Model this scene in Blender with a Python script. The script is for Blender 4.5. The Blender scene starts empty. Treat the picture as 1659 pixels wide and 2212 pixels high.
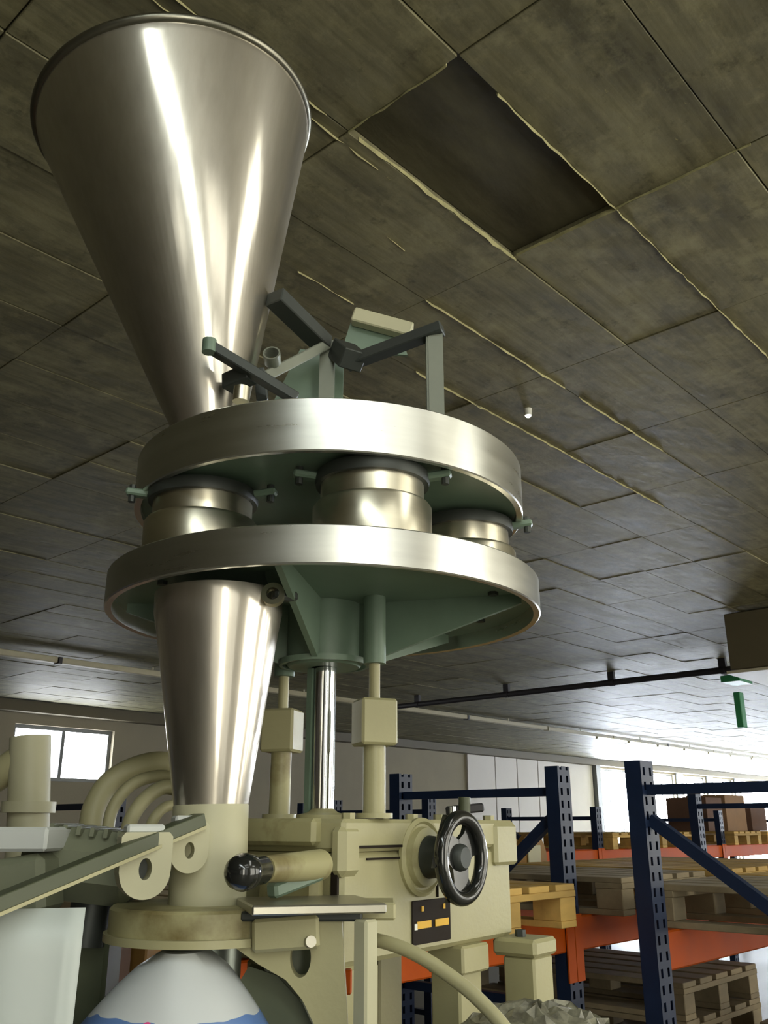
import bpy, math, random
from mathutils import Vector, Matrix
random.seed(7)
sc = bpy.context.scene
COL = sc.collection
PI = math.pi
R = math.radians
# ------------------------------------------------------------------ camera
# world x runs along the hall (the long wall), world y runs towards the long wall
IW, IH, FPX = 1659.0, 2212.0, 1950.0
PITCH = R(19.2)
AZ = R(42.2)                       # angle between view heading and the hall axis
EYE = 1.5
cam_d = bpy.data.cameras.new('camera')
cam = bpy.data.objects.new('camera', cam_d); COL.objects.link(cam)
cam.location = (0, 0, EYE)
cam.rotation_euler = (R(90) + PITCH, 0, -(R(90) - AZ))
cam_d.sensor_fit = 'VERTICAL'; cam_d.sensor_height = 24.0
cam_d.lens = 24.0 * FPX / IH
cam_d.clip_start = 0.05; cam_d.clip_end = 300
sc.camera = cam
# ------------------------------------------------------------------ world, light, exposure
w = bpy.data.worlds.new('world'); sc.world = w; w.use_nodes = True
bg = w.node_tree.nodes['Background']
bg.inputs[0].default_value = (0.86, 0.93, 1.0, 1); bg.inputs[1].default_value = 1.0
sc.view_settings.view_transform = 'Standard'
sc.view_settings.look = 'None'
sc.view_settings.exposure = 0.0
sc.view_settings.gamma = 1.0
sc.view_settings.use_curve_mapping = False
CEIL = 3.7
LEN0, LEN1 = -9.0, 58.0            # hall extent along x
WID0, WID1 = -4.2, 16.6            # hall extent along y
NEAR_WINDOWS = [(-5.2, -2.8, 1), (-2.4, -1.3, 3), (-.9, 0.6, 1), (2.2, 3.8, 2), (3.9, 5.5, 2), (7, 9, 2), (10, 12, 2), (14, 17, 2)]   # unseen windows, shaped for reflections in the steel: start, end, brightness class
WIN_Z = (.1, 3.66)
DAY = (0, .7, 5.5, 10.0)          # daylight through the windows on the camera's side: classes set for streaks in the steel
FAR_DAY = 80.0
def area(name, loc, rot, sx, sy, power, col):
    l = bpy.data.lights.new(name, 'AREA'); l.shape = 'RECTANGLE'; l.size = sx; l.size_y = sy
    l.energy = power; l.color = col
    o = bpy.data.objects.new(name, l); COL.objects.link(o); o.location = loc; o.rotation_euler = rot
    return o

# ------------------------------------------------------------------ helpers
cA, sA = math.cos(AZ), math.sin(AZ)
def C(X, Y, z):                    # camera-heading frame (right, forward, up) -> world
    return Vector((sA * X + cA * Y, -cA * X + sA * Y, z))
M_CAM = Matrix(((sA, cA, 0, 0), (-cA, sA, 0, 0), (0, 0, 1, 0), (0, 0, 0, 1)))
BA = R(36)                         # heading of the gearbox's long side from the view heading
def Bx(a, b, z):                   # gearbox frame (along, across away, up)
    return C(math.sin(BA) * a - math.cos(BA) * b, math.cos(BA) * a + math.sin(BA) * b, z)
M_BOX = Matrix.Rotation(AZ - BA, 4, 'Z')     # maps gearbox axes on world axes
def P(x, y, Y):                    # the place that lies at forward distance Y behind pixel x, y
    a = (x - IW / 2) / FPX; b = -(y - IH / 2) / FPX
    fy = math.cos(PITCH) - b * math.sin(PITCH); fz = math.sin(PITCH) + b * math.cos(PITCH)
    return C(a / fy * Y, Y, EYE + fz / fy * Y)
def proj(p):
    X = sA * p[0] - cA * p[1]; Y = cA * p[0] + sA * p[1]; Z = p[2] - EYE
    d = Y * math.cos(PITCH) + Z * math.sin(PITCH); v = -Y * math.sin(PITCH) + Z * math.cos(PITCH)
    if d < .05: return None
    return IW / 2 + FPX * X / d, IH / 2 - FPX * v / d, d

# ------------------------------------------------------------------ materials
def mat(name, col, rough=.5, metal=0., var=.12, nscale=8., bump=0., bscale=40., stretch=(1, 1, 1), col2=None,
        rvar=.1, aniso=0., spec=.5, rand=0., coat=0., lo=.3, hi=.7, emit=None, estr=0.):
    m = bpy.data.materials.new(name); m.use_nodes = True
    nt = m.node_tree; N = nt.nodes; L = nt.links
    b = N['Principled BSDF']
    b.inputs['Roughness'].default_value = rough; b.inputs['Metallic'].default_value = metal
    b.inputs['Specular IOR Level'].default_value = spec
    if coat: b.inputs['Coat Weight'].default_value = coat; b.inputs['Coat Roughness'].default_value = .12
    if aniso: b.inputs['Anisotropic'].default_value = aniso
    g = N.new('ShaderNodeNewGeometry')
    mp = N.new('ShaderNodeMapping'); mp.inputs['Scale'].default_value = stretch
    L.new(g.outputs['Position'], mp.inputs['Vector'])
    n = N.new('ShaderNodeTexNoise'); n.inputs['Scale'].default_value = nscale; n.inputs['Detail'].default_value = 6
    n.inputs['Roughness'].default_value = .6
    L.new(mp.outputs[0], n.inputs['Vector'])
    ramp = N.new('ShaderNodeValToRGB')
    c2 = col2 if col2 else tuple(c * (1 - 2 * var) for c in col)
    ramp.color_ramp.elements[0].position = lo; ramp.color_ramp.elements[1].position = hi
    ramp.color_ramp.elements[0].color = (*c2, 1); ramp.color_ramp.elements[1].color = (*col, 1)
    L.new(n.outputs['Fac'], ramp.inputs[0])
    out = ramp.outputs[0]
    if rand:
        oi = N.new('ShaderNodeObjectInfo'); mr = N.new('ShaderNodeMapRange')
        mr.inputs[3].default_value = 1 - rand; mr.inputs[4].default_value = 1 + rand
        L.new(oi.outputs['Random'], mr.inputs[0])
        hs = N.new('ShaderNodeHueSaturation'); L.new(out, hs.inputs['Color']); L.new(mr.outputs[0], hs.inputs['Value'])
        out = hs.outputs[0]
    L.new(out, b.inputs['Base Color'])
    if rvar:
        mr2 = N.new('ShaderNodeMapRange'); mr2.inputs[3].default_value = max(.02, rough - rvar); mr2.inputs[4].default_value = min(1, rough + rvar)
        L.new(n.outputs['Fac'], mr2.inputs[0]); L.new(mr2.outputs[0], b.inputs['Roughness'])
    if bump:
        n2 = N.new('ShaderNodeTexNoise'); n2.inputs['Scale'].default_value = bscale; n2.inputs['Detail'].default_value = 5
        L.new(mp.outputs[0], n2.inputs['Vector'])
        bp = N.new('ShaderNodeBump'); bp.inputs['Strength'].default_value = bump; bp.inputs['Distance'].default_value = .02
        L.new(n2.outputs['Fac'], bp.inputs['Height']); L.new(bp.outputs[0], b.inputs['Normal'])
    if emit:
        b.inputs['Emission Color'].default_value = (*emit, 1); b.inputs['Emission Strength'].default_value = estr
    return m
def hexc(r, g, b):
    f = lambda c: (c / 255 / 12.92) if c / 255 <= .04045 else ((c / 255 + .055) / 1.055) ** 2.4
    return (f(r), f(g), f(b))
MT = {}
def glow(name, col, s):
    m = bpy.data.materials.new(name); m.use_nodes = True
    b = m.node_tree.nodes['Principled BSDF']
    b.inputs['Base Color'].default_value = (.8, .8, .8, 1); b.inputs['Emission Color'].default_value = (*col, 1)
    b.inputs['Emission Strength'].default_value = s
    return m
MT['concrete'] = mat('board_marked_concrete', hexc(150, 145, 112), .6, var=.2, nscale=1.9, bump=.22, bscale=7, stretch=(1, 2.2, 1),
                     col2=hexc(98, 95, 75), rand=.1, spec=.4, rvar=.12)
MT['concrete_dark'] = mat('dark_smooth_concrete', hexc(92, 88, 66), .6, var=.2, nscale=2.2, bump=.2, bscale=7, stretch=(1, 3, 1), col2=hexc(58, 55, 40))
def concrete_detail(m):
    nt = m.node_tree; N = nt.nodes; L = nt.links; b = N['Principled BSDF']
    src = b.inputs['Base Color'].links[0].from_socket
    g = N.new('ShaderNodeNewGeometry')
    def layer(scale, sc3, lo, hi, detail=8):
        mp = N.new('ShaderNodeMapping'); mp.inputs['Scale'].default_value = sc3; L.new(g.outputs['Position'], mp.inputs[0])
        n = N.new('ShaderNodeTexNoise'); n.inputs['Scale'].default_value = scale; n.inputs['Detail'].default_value = detail; n.inputs['Roughness'].default_value = .7
        L.new(mp.outputs[0], n.inputs['Vector'])
        r = N.new('ShaderNodeMapRange'); r.inputs[1].default_value = lo; r.inputs[2].default_value = hi; L.new(n.outputs['Fac'], r.inputs[0])
        return r.outputs[0]
    def mix(fac, a, col, blend, amt):
        mx = N.new('ShaderNodeMix'); mx.data_type = 'RGBA'; mx.blend_type = blend
        mu = N.new('ShaderNodeMath'); mu.operation = 'MULTIPLY'; mu.inputs[1].default_value = amt; L.new(fac, mu.inputs[0]); L.new(mu.outputs[0], mx.inputs[0])
        L.new(a, mx.inputs[6]); mx.inputs[7].default_value = (*col, 1); return mx.outputs[2]
    c = mix(layer(3.0, (.35, 7, 1), .42, .62), src, (.42, .40, .33), 'MULTIPLY', .5)      # board streaks
    c = mix(layer(5.0, (1, 1, 1), .50, .68), c, hexc(170, 165, 128), 'MIX', .5)           # pale mottling
    c = mix(layer(26.0, (1, 1.6, 1), .66, .72), c, hexc(196, 188, 120), 'MIX', .55)        # lime flecks
    c = mix(layer(9.0, (1, 1, 1), .58, .7), c, (.25, .24, .18), 'MULTIPLY', .6)             # dark stains
    L.new(c, b.inputs['Base Color'])
concrete_detail(MT['concrete'])
MT['ridge'] = mat('pale_mortar_ridge', hexc(196, 190, 140), .8, var=.2, nscale=20, bump=.3)
MT['wall'] = mat('grey_brown_plaster', hexc(150, 142, 122), .85, nscale=1.5, var=.06, bump=.1, bscale=30)
MT['back_wall_dark'] = mat('dark_brown_wall', hexc(84, 74, 58), .85, nscale=2, var=.1)  # unseen back wall, darkened to cut the bounce on left-facing sides
MT['wall_white'] = mat('white_wall_panel', hexc(214, 210, 206), .7, nscale=1.2, var=.03)
MT['floor'] = mat('worn_grey_floor', hexc(120, 116, 104), .5, nscale=1.3, var=.15, bump=.08)
MT['frame_grey'] = mat('grey_window_frame', hexc(120, 124, 128), .5, var=.05)
MT['daylight'] = glow('bright_daylit_pane', (.82, .89, 1.0), FAR_DAY)
MT['daylight_small'] = glow('small_daylit_pane', (.93, .97, 1.0), 14.0)
for k_ in (1, 2, 3): MT['daylight_near%d' % k_] = glow('near_daylit_pane', (1.0, .96, .82), DAY[k_])
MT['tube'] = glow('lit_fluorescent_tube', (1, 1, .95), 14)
MT['trunk'] = mat('cream_lighting_trunk', hexc(196, 190, 164), .5, var=.05)
MT['pipe_dark'] = mat('dark_grey_pipe', hexc(52, 50, 56), .5, var=.1)
MT['brown_duct'] = mat('brown_boxed_duct', hexc(94, 86, 64), .7, var=.08, nscale=3)
MT['steel'] = mat('brushed_stainless_steel', (.72, .67, .58), .15, 1.0, var=.06, nscale=60, stretch=(1, 1, .06), rvar=.05, aniso=.3)
def two_lobe(m, broad, fac):
    nt = m.node_tree; N = nt.nodes; L = nt.links; b = N['Principled BSDF']; out = N['Material Output']
    b2 = N.new('ShaderNodeBsdfPrincipled'); b2.inputs['Metallic'].default_value = 1.0; b2.inputs['Roughness'].default_value = broad
    L.new(b.inputs['Base Color'].links[0].from_socket, b2.inputs['Base Color'])
    mx = N.new('ShaderNodeMixShader'); mx.inputs[0].default_value = fac
    L.new(b.outputs[0], mx.inputs[1]); L.new(b2.outputs[0], mx.inputs[2]); L.new(mx.outputs[0], out.inputs['Surface'])
two_lobe(MT['steel'], .44, .42)
MT['steel_dark'] = mat('rolled_rim_steel', (.26, .25, .2), .35, 1.0, var=.05)
MT['alu'] = mat('turned_aluminium', (.80, .80, .74), .29, 1.0, var=.05, nscale=50, stretch=(.1, .1, 1), rvar=.05)
MT['cup'] = mat('turned_cup_steel', (.78, .73, .58), .3, 1.0, var=.07, nscale=40, stretch=(.1, .1, 1), rvar=.06)
MT['chrome'] = mat('polished_chrome', (.80, .83, .85), .1, 1.0, var=.02, rvar=.03)
MT['green'] = mat('grey_green_paint', hexc(112, 132, 114), .45, var=.1, nscale=12, rvar=.08)
MT['cream'] = mat('cream_machine_enamel', hexc(168, 163, 124), .45, var=.05, nscale=5, rvar=.06, bump=.03, bscale=120)
MT['cream_grime'] = mat('grimy_cream_enamel', hexc(162, 157, 116), .5, var=.2, nscale=9, col2=hexc(104, 90, 50), lo=.28, hi=.5)
MT['cream_plastic'] = mat('cream_plastic', hexc(184, 181, 150), .5, var=.04)
MT['hose'] = mat('cream_hose_rubber', hexc(172, 167, 128), .5, var=.05)
MT['black'] = mat('glossy_black_bakelite', (.012, .013, .012), .13, var=.05, coat=.4)
MT['black_matt'] = mat('matt_black_paint', (.02, .02, .022), .6, var=.05)
MT['dark_steel'] = mat('dark_painted_angle_iron', hexc(62, 66, 62), .5, .3, var=.1)
MT['grey_steel'] = mat('grey_painted_angle_iron', hexc(128, 132, 118), .5, .2, var=.1)
MT['table_steel'] = mat('dull_steel_plate', (.42, .40, .33), .34, .9, var=.1, nscale=20)
MT['grey_tube'] = mat('grey_forming_tube', (.30, .33, .29), .3, .9, var=.06)
MT['green_dark'] = mat('dark_olive', hexc(78, 84, 62), .5, var=.08)
MT['motor'] = mat('grey_green_motor_paint', hexc(122, 126, 104), .5, var=.15, nscale=6)
MT['light_grey'] = mat('light_grey_sheet', hexc(198, 202, 198), .5, var=.04)
MT['blue'] = mat('dark_blue_rack_paint', hexc(24, 42, 74), .42, var=.12, nscale=10, rvar=.06)
MT['orange'] = mat('orange_beam_paint', hexc(196, 84, 2), .6, spec=.3, var=.08, nscale=6)
MT['wood'] = mat('yellow_pallet_wood', hexc(206, 170, 96), .75, var=.16, nscale=14, stretch=(.25, 1, 1), rand=.22)
MT['wood_grey'] = mat('weathered_pallet_wood', hexc(154, 140, 112), .8, var=.16, nscale=14, stretch=(.25, 1, 1), rand=.2)
MT['plywood'] = mat('brown_plywood', hexc(150, 112, 52), .6, var=.12, nscale=9)
MT['card'] = mat('brown_cardboard', hexc(150, 118, 86), .8, var=.08)
MT['card_dark'] = mat('dark_cardboard', hexc(104, 76, 60), .8, var=.1)
MT['sign_green'] = mat('green_sign_face', hexc(60, 150, 96), .5, var=.05)
MT['plate_dark'] = mat('black_name_plate', hexc(40, 33, 26), .75, var=.1, spec=.2)
MT['plate_yellow'] = mat('yellow_plate_print', hexc(226, 176, 20), .5, var=.05)
MT['white_plastic'] = mat('white_plastic', hexc(236, 236, 226), .4, var=.03)
MT['bubble'] = mat('grey_crumpled_film', hexc(150, 148, 128), .4, var=.3, nscale=40, col2=hexc(70, 68, 58))

def film_material(name, lo_z, base, dabs=()):
    m = mat(name, base, .4, var=.04, nscale=3)
    nt = m.node_tree; N = nt.nodes; L = nt.links; b = N['Principled BSDF']
    src = b.inputs['Base Color'].links[0].from_socket
    g = N.new('ShaderNodeNewGeometry'); sp = N.new('ShaderNodeSeparateXYZ'); L.new(g.outputs['Position'], sp.inputs[0])
    n = N.new('ShaderNodeTexNoise'); n.inputs['Scale'].default_value = 14; L.new(g.outputs['Position'], n.inputs['Vector'])
    ma = N.new('ShaderNodeMath'); ma.operation = 'MULTIPLY_ADD'; ma.inputs[1].default_value = .03; L.new(n.outputs['Fac'], ma.inputs[0]); L.new(sp.outputs['Z'], ma.inputs[2])
    st = N.new('ShaderNodeMath'); st.operation = 'LESS_THAN'; st.inputs[1].default_value = lo_z; L.new(ma.outputs[0], st.inputs[0])
    mx = N.new('ShaderNodeMix'); mx.data_type = 'RGBA'; L.new(st.outputs[0], mx.inputs[0]); L.new(src, mx.inputs[6]); mx.inputs[7].default_value = (*hexc(96, 128, 182), 1)
    out = mx.outputs[2]
    def dab(src_, p, r, col):
        vm = N.new('ShaderNodeVectorMath'); vm.operation = 'DISTANCE'; vm.inputs[1].default_value = p; L.new(g.outputs['Position'], vm.inputs[0])
        s2 = N.new('ShaderNodeMath'); s2.operation = 'MULTIPLY_ADD'; s2.inputs[1].default_value = .02; L.new(n.outputs['Fac'], s2.inputs[0]); L.new(vm.outputs['Value'], s2.inputs[2])
        lt = N.new('ShaderNodeMath'); lt.operation = 'LESS_THAN'; lt.inputs[1].default_value = r + .01; L.new(s2.outputs[0], lt.inputs[0])
        m2 = N.new('ShaderNodeMix'); m2.data_type = 'RGBA'; L.new(lt.outputs[0], m2.inputs[0]); L.new(src_, m2.inputs[6]); m2.inputs[7].default_value = (*col, 1)
        return m2.outputs[2]
    for p, r, col in dabs: out = dab(out, p, r, col)
    L.new(out, b.inputs['Base Color'])
    return m

# ------------------------------------------------------------------ mesh builder
class MB:
    def __init__(s): s.v = []; s.f = []; s.sm = []
    def add(s, vs, fs, T=None, smooth=False):
        o = len(s.v)
        s.v += [(T @ Vector(p)) if T is not None else Vector(p) for p in vs]
        s.f += [tuple(i + o for i in f) for f in fs]; s.sm += [smooth] * len(fs)
        return s
    def box(s, c, d, T=None, bev=0.):
        x, y, z = (k / 2 for k in d); cx, cy, cz = c
        if bev <= 0:
            vs = [(cx + i * x, cy + j * y, cz + k * z) for i in (-1, 1) for j in (-1, 1) for k in (-1, 1)]
            return s.add(vs, [(0, 1, 3, 2), (4, 6, 7, 5), (0, 4, 5, 1), (2, 3, 7, 6), (0, 2, 6, 4), (1, 5, 7, 3)], T)
        b = min(bev, x * .9, y * .9, z * .9)
        vs = []; idx = {}
        for i in (-1, 1):
            for j in (-1, 1):
                for k in (-1, 1):
                    for ax in range(3):
                        q = [x - b, y - b, z - b]; q[ax] = (x, y, z)[ax]
                        idx[(i, j, k, ax)] = len(vs); vs.append((cx + i * q[0], cy + j * q[1], cz + k * q[2]))
        fs = []
        for sgn in (-1, 1):
            q = [(-1, -1), (1, -1), (1, 1), (-1, 1)]
            for ax in range(3):
                f = []
                for p in q:
                    k = list(p); k.insert(ax, sgn); f.append(idx[(*k, ax)])
                fs.append(tuple(f if sgn > 0 else f[::-1]))
        for ax in range(3):
            o = [a for a in range(3) if a != ax]
            for s1 in (-1, 1):
                for s2 in (-1, 1):
                    k0 = [0, 0, 0]; k0[o[0]] = s1; k0[o[1]] = s2; k1 = list(k0); k0[ax] = -1; k1[ax] = 1
                    fs.append((idx[(*k0, o[0])], idx[(*k1, o[0])], idx[(*k1, o[1])], idx[(*k0, o[1])]))
        for i in (-1, 1):
            for j in (-1, 1):
                for k in (-1, 1): fs.append(tuple(idx[(i, j, k, a)] for a in range(3)))
        return s.add(vs, fs, T)
    def lathe(s, prof, n=48, T=None, smooth=True, a0=0., a1=2 * PI):
        full = abs(a1 - a0 - 2 * PI) < 1e-6
        m = n if full else n + 1; k = len(prof)
        vs = [(r * math.cos(a0 + (a1 - a0) * i / n), r * math.sin(a0 + (a1 - a0) * i / n), z) for i in range(m) for r, z in prof]
        fs = []
        for i in range(n):
            i2 = (i + 1) % m
            for j in range(k - 1): fs.append((i * k + j, i2 * k + j, i2 * k + j + 1, i * k + j + 1))
        return s.add(vs, fs, T, smooth)
    def cyl(s, p0, p1, r0, r1=None, n=24, T=None, caps=True, smooth=True):
        p0, p1 = Vector(p0), Vector(p1); r1 = r0 if r1 is None else r1
        q = (p1 - p0).to_track_quat('Z', 'Y').to_matrix().to_4x4(); Tm = Matrix.Translation(p0) @ q; h = (p1 - p0).length
        if T is not None: Tm = T @ Tm
        s.lathe([(r0, 0), (r1, h)], n, Tm, smooth)
        if caps:
            s.add([(r0 * math.cos(2 * PI * i / n), r0 * math.sin(2 * PI * i / n), 0) for i in range(n)], [tuple(range(n))[::-1]], Tm)
            s.add([(r1 * math.cos(2 * PI * i / n), r1 * math.sin(2 * PI * i / n), h) for i in range(n)], [tuple(range(n))], Tm)
        return s
    def bar(s, p0, p1, wd, ht, T=None, up=(0, 0, 1), bev=0.):
        p0, p1 = Vector(p0), Vector(p1); d = (p1 - p0); L_ = d.length; d.normalize()
        u = Vector(up); sd = d.cross(u)
        if sd.length < 1e-4: sd = d.cross(Vector((0, 1, 0)))
        sd.normalize(); u = sd.cross(d)
        Tm = Matrix(((d.x, sd.x, u.x, p0.x), (d.y, sd.y, u.y, p0.y), (d.z, sd.z, u.z, p0.z), (0, 0, 0, 1)))
        if T is not None: Tm = T @ Tm
        return s.box((L_ / 2, 0, 0), (L_, wd, ht), Tm, bev)
    def tube(s, pts, r, n=16, T=None, sub=8):
        pts = [Vector(p) for p in pts]; q = []
        for i in range(len(pts) - 1):
            p0 = pts[max(i - 1, 0)]; p1 = pts[i]; p2 = pts[i + 1]; p3 = pts[min(i + 2, len(pts) - 1)]
            for k in range(sub):
                t = k / sub
                q.append(.5 * (2 * p1 + (p2 - p0) * t + (2 * p0 - 5 * p1 + 4 * p2 - p3) * t * t + (3 * p1 - p0 - 3 * p2 + p3) * t ** 3))
        q.append(pts[-1])
        vs = []; prev = None
        for i, p in enumerate(q):
            d = (q[min(i + 1, len(q) - 1)] - q[max(i - 1, 0)]).normalized()
            if prev is None: prev = d.orthogonal().normalized()
            a = (prev - d * prev.dot(d)).normalized(); prev = a; b = d.cross(a)
            vs += [p + (a * math.cos(2 * PI * k / n) + b * math.sin(2 * PI * k / n)) * r for k in range(n)]
        m = len(q)
        fs = [(i * n + k, i * n + (k + 1) % n, (i + 1) * n + (k + 1) % n, (i + 1) * n + k) for i in range(m - 1) for k in range(n)]
        s.add(vs, fs, T, True)
        s.add(vs[:n], [tuple(range(n))[::-1]], T); s.add(vs[-n:], [tuple(range(n))], T)
        return s
    def prism(s, poly, h0, h1, T=None):   # polygon in local xy, thickness along local z
        n = len(poly)
        vs = [(x, y, h0) for x, y in poly] + [(x, y, h1) for x, y in poly]
        fs = [tuple(range(n))[::-1], tuple(range(n, 2 * n))] + [(i, (i + 1) % n, n + (i + 1) % n, n + i) for i in range(n)]
        return s.add(vs, fs, T)
    def holed(s, outer, hole, h0, h1, T=None):  # two loops with the same number of points
        n = len(outer); vs = []
        for h in (h0, h1): vs += [(x, y, h) for x, y in outer] + [(x, y, h) for x, y in hole]
        fs = []
        for i in range(n):
            j = (i + 1) % n
            fs += [(i, n + i, n + j, j), (2 * n + i, 2 * n + j, 3 * n + j, 3 * n + i), (i, j, 2 * n + j, 2 * n + i), (n + i, 3 * n + i, 3 * n + j, n + j)]
        return s.add(vs, fs, T)
    def build(s, name, m, parent=None):
        lo = Vector((min(p.x for p in s.v), min(p.y for p in s.v), min(p.z for p in s.v)))
        hi = Vector((max(p.x for p in s.v), max(p.y for p in s.v), max(p.z for p in s.v)))
        o = Vector(((lo.x + hi.x) / 2, (lo.y + hi.y) / 2, lo.z))
        me = bpy.data.meshes.new(name); me.from_pydata([p - o for p in s.v], [], s.f)
        me.polygons.foreach_set('use_smooth', s.sm)
        import bmesh
        bm = bmesh.new(); bm.from_mesh(me); bmesh.ops.remove_doubles(bm, verts=bm.verts, dist=1e-5)
        bmesh.ops.recalc_face_normals(bm, faces=bm.faces); bm.to_mesh(me); bm.free()
        if any(s.sm): me.set_sharp_from_angle(angle=R(40))
        me.materials.append(MT[m] if isinstance(m, str) else m)
        ob = bpy.data.objects.new(name, me); COL.objects.link(ob)
        link(ob, o, parent)
        return ob
WL = {}
def link(ob, o, parent):
    WL[ob] = Vector(o)
    if parent is not None:
        ob.parent = parent; ob.location = Vector(o) - WL[parent]
    else: ob.location = o
def empty(name, loc):
    o = bpy.data.objects.new(name, None); COL.objects.link(o); link(o, Vector(loc), None); o.empty_display_size = .1
    return o
def tag(o, label, cat, group=None, kind=None):
    if label: o['label'] = label
    if cat: o['category'] = cat
    if group: o['group'] = group
    if kind: o['kind'] = kind
    return o
def struct(o): o['kind'] = 'structure'; return o
def inst(name, mesh_ob, o, parent, rot=0.):
    c = bpy.data.objects.new(name, mesh_ob.data); COL.objects.link(c); link(c, o, parent); c.rotation_euler.z = rot
    return c
def Tr(v, rz=0.): return Matrix.Translation(Vector(v)) @ Matrix.Rotation(rz, 4, 'Z')

# ================================================================== the hall
struct(MB().box(((LEN0 + LEN1) / 2, (WID0 + WID1) / 2, -.1), (LEN1 - LEN0, WID1 - WID0, .2)).build('floor', 'floor'))
ceil = struct(MB().box(((LEN0 + LEN1) / 2, (WID0 + WID1) / 2, CEIL + .16), (LEN1 - LEN0 + .6, WID1 - WID0 + .6, .24)).build('ceiling', 'concrete'))

def wall_with_openings(name, axis, pos, a0, a1, holes, m, thick=.3):
    """axis 'x': the wall runs along x at y = pos. holes: (start, end, z0, z1)."""
    mb = MB(); holes = sorted(holes); cur = a0
    def bx(s0, s1, z0, z1):
        if s1 - s0 < 1e-4 or z1 - z0 < 1e-4: return
        c = ((s0 + s1) / 2, pos, (z0 + z1) / 2); d = (s1 - s0, thick, z1 - z0)
        if axis == 'y': c = (pos, (s0 + s1) / 2, c[2]); d = (thick, s1 - s0, d[2])
        mb.box(c, d)
    for s0, s1, z0, z1 in holes:
        bx(cur, s0, 0, CEIL); bx(s0, s1, 0, z0); bx(s0, s1, z1, CEIL); cur = s1
    bx(cur, a1, 0, CEIL)
    return struct(mb.build(name, m))
_wn = [0]
def window(axis, pos, s0, s1, z0, z1, pane_m, nx=2, off=.04, sill=True):
    _wn[0] += 1
    fr = MB(); t = .07
    def V(s, z): return (s, pos, z) if axis == 'x' else (pos, s, z)
    def D(a, b): return (a, .1, b) if axis == 'x' else (.1, a, b)
    fr.box(V((s0 + s1) / 2, z0 + t / 2), D(s1 - s0, t)); fr.box(V((s0 + s1) / 2, z1 - t / 2), D(s1 - s0, t))
    for i in range(nx + 1):
        s = s0 + t / 2 + (s1 - s0 - t) * i / nx
        fr.box(V(s, (z0 + z1) / 2), D(t, z1 - z0 - 2 * t))
    w_ = struct(fr.build('window_%d' % _wn[0], 'frame_grey'))
    for i in range(nx):
        a = s0 + t + (s1 - s0 - t) * i / nx; b = s0 + (s1 - s0 - t) * (i + 1) / nx
        c = list(V((a + b) / 2, (z0 + z1) / 2)); d = list(D(b - a, z1 - z0 - 2 * t))
        d[1 if axis == 'x' else 0] = .01
        MB().box(c, d).build('pane', pane_m, w_)
    return w_
# the long wall seen at the back: one small window at the left, big glazing at the right
def wx(px, Y=None):                 # x on the long wall seen at pixel column px near the horizon
    a = (px - IW / 2) / math.hypot(FPX, 680)
    y = WID1 - .15                  # solve -cA*X+sA*Y=y with X=a*Y
    Yf = y / (-cA * a + sA); return sA * a * Yf + cA * Yf
far_holes = [(wx(4), wx(228), 2.3, 3.3)]
edges = [wx(1292), wx(1388), wx(1474), wx(1540), wx(1600), 54.0]
for i in range(len(edges) - 1): far_holes.append((edges[i] + .25, edges[i + 1] - .25, .12, 3.42))
wl = wall_with_openings('wall_left', 'x', WID1, LEN0, LEN1, far_holes, 'wall')
for i, h in enumerate(far_holes): window('x', WID1, *h, 'daylight' if i else 'daylight_small', 3 if i else 2)
# white painted sections of that wall, each a panel standing proud of it
pe = [wx(1010), wx(1072), wx(1120), wx(1166), wx(1286)]
for i in range(4):
    MB().box(((pe[i] + pe[i + 1]) / 2, WID1 - .17, 1.78), (pe[i + 1] - pe[i] - .05, .05, 3.4)).build('panel', 'wall_white', wl)
# ledge beam under the ceiling along the long wall
struct(MB().box(((LEN0 + LEN1) / 2, WID1 - .3, CEIL - .11), (LEN1 - LEN0 - .4, .3, .2)).build('trim_1', 'brown_duct'))
for i, e in enumerate(edges[:-1]):
    struct(MB().box((e, WID1 - .24, 1.8), (.3, .18, 3.4)).build('trim_%d' % (i + 2), 'frame_grey'))
wr = wall_with_openings('wall_right', 'x', WID0, LEN0, LEN1, [(a, b, *WIN_Z) for a, b, k_ in NEAR_WINDOWS], 'wall')
for a, b, k_ in NEAR_WINDOWS: window('x', WID0, a, b, *WIN_Z, 'daylight_near%d' % k_, 1 if k_ == 3 else 2)
wall_with_openings('wall_back', 'y', LEN0, WID0, WID1, [], 'back_wall_dark')
end_holes = [(-4, 0, .12, 3.4), (1, 5, .12, 3.4), (6, 10, .12, 3.4), (11, 15, .12, 3.4)]
wall_with_openings('wall_far', 'y', LEN1, WID0, WID1, end_holes, 'wall_white')
for h in end_holes: window('y', LEN1, *h, 'daylight', 3)

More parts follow.
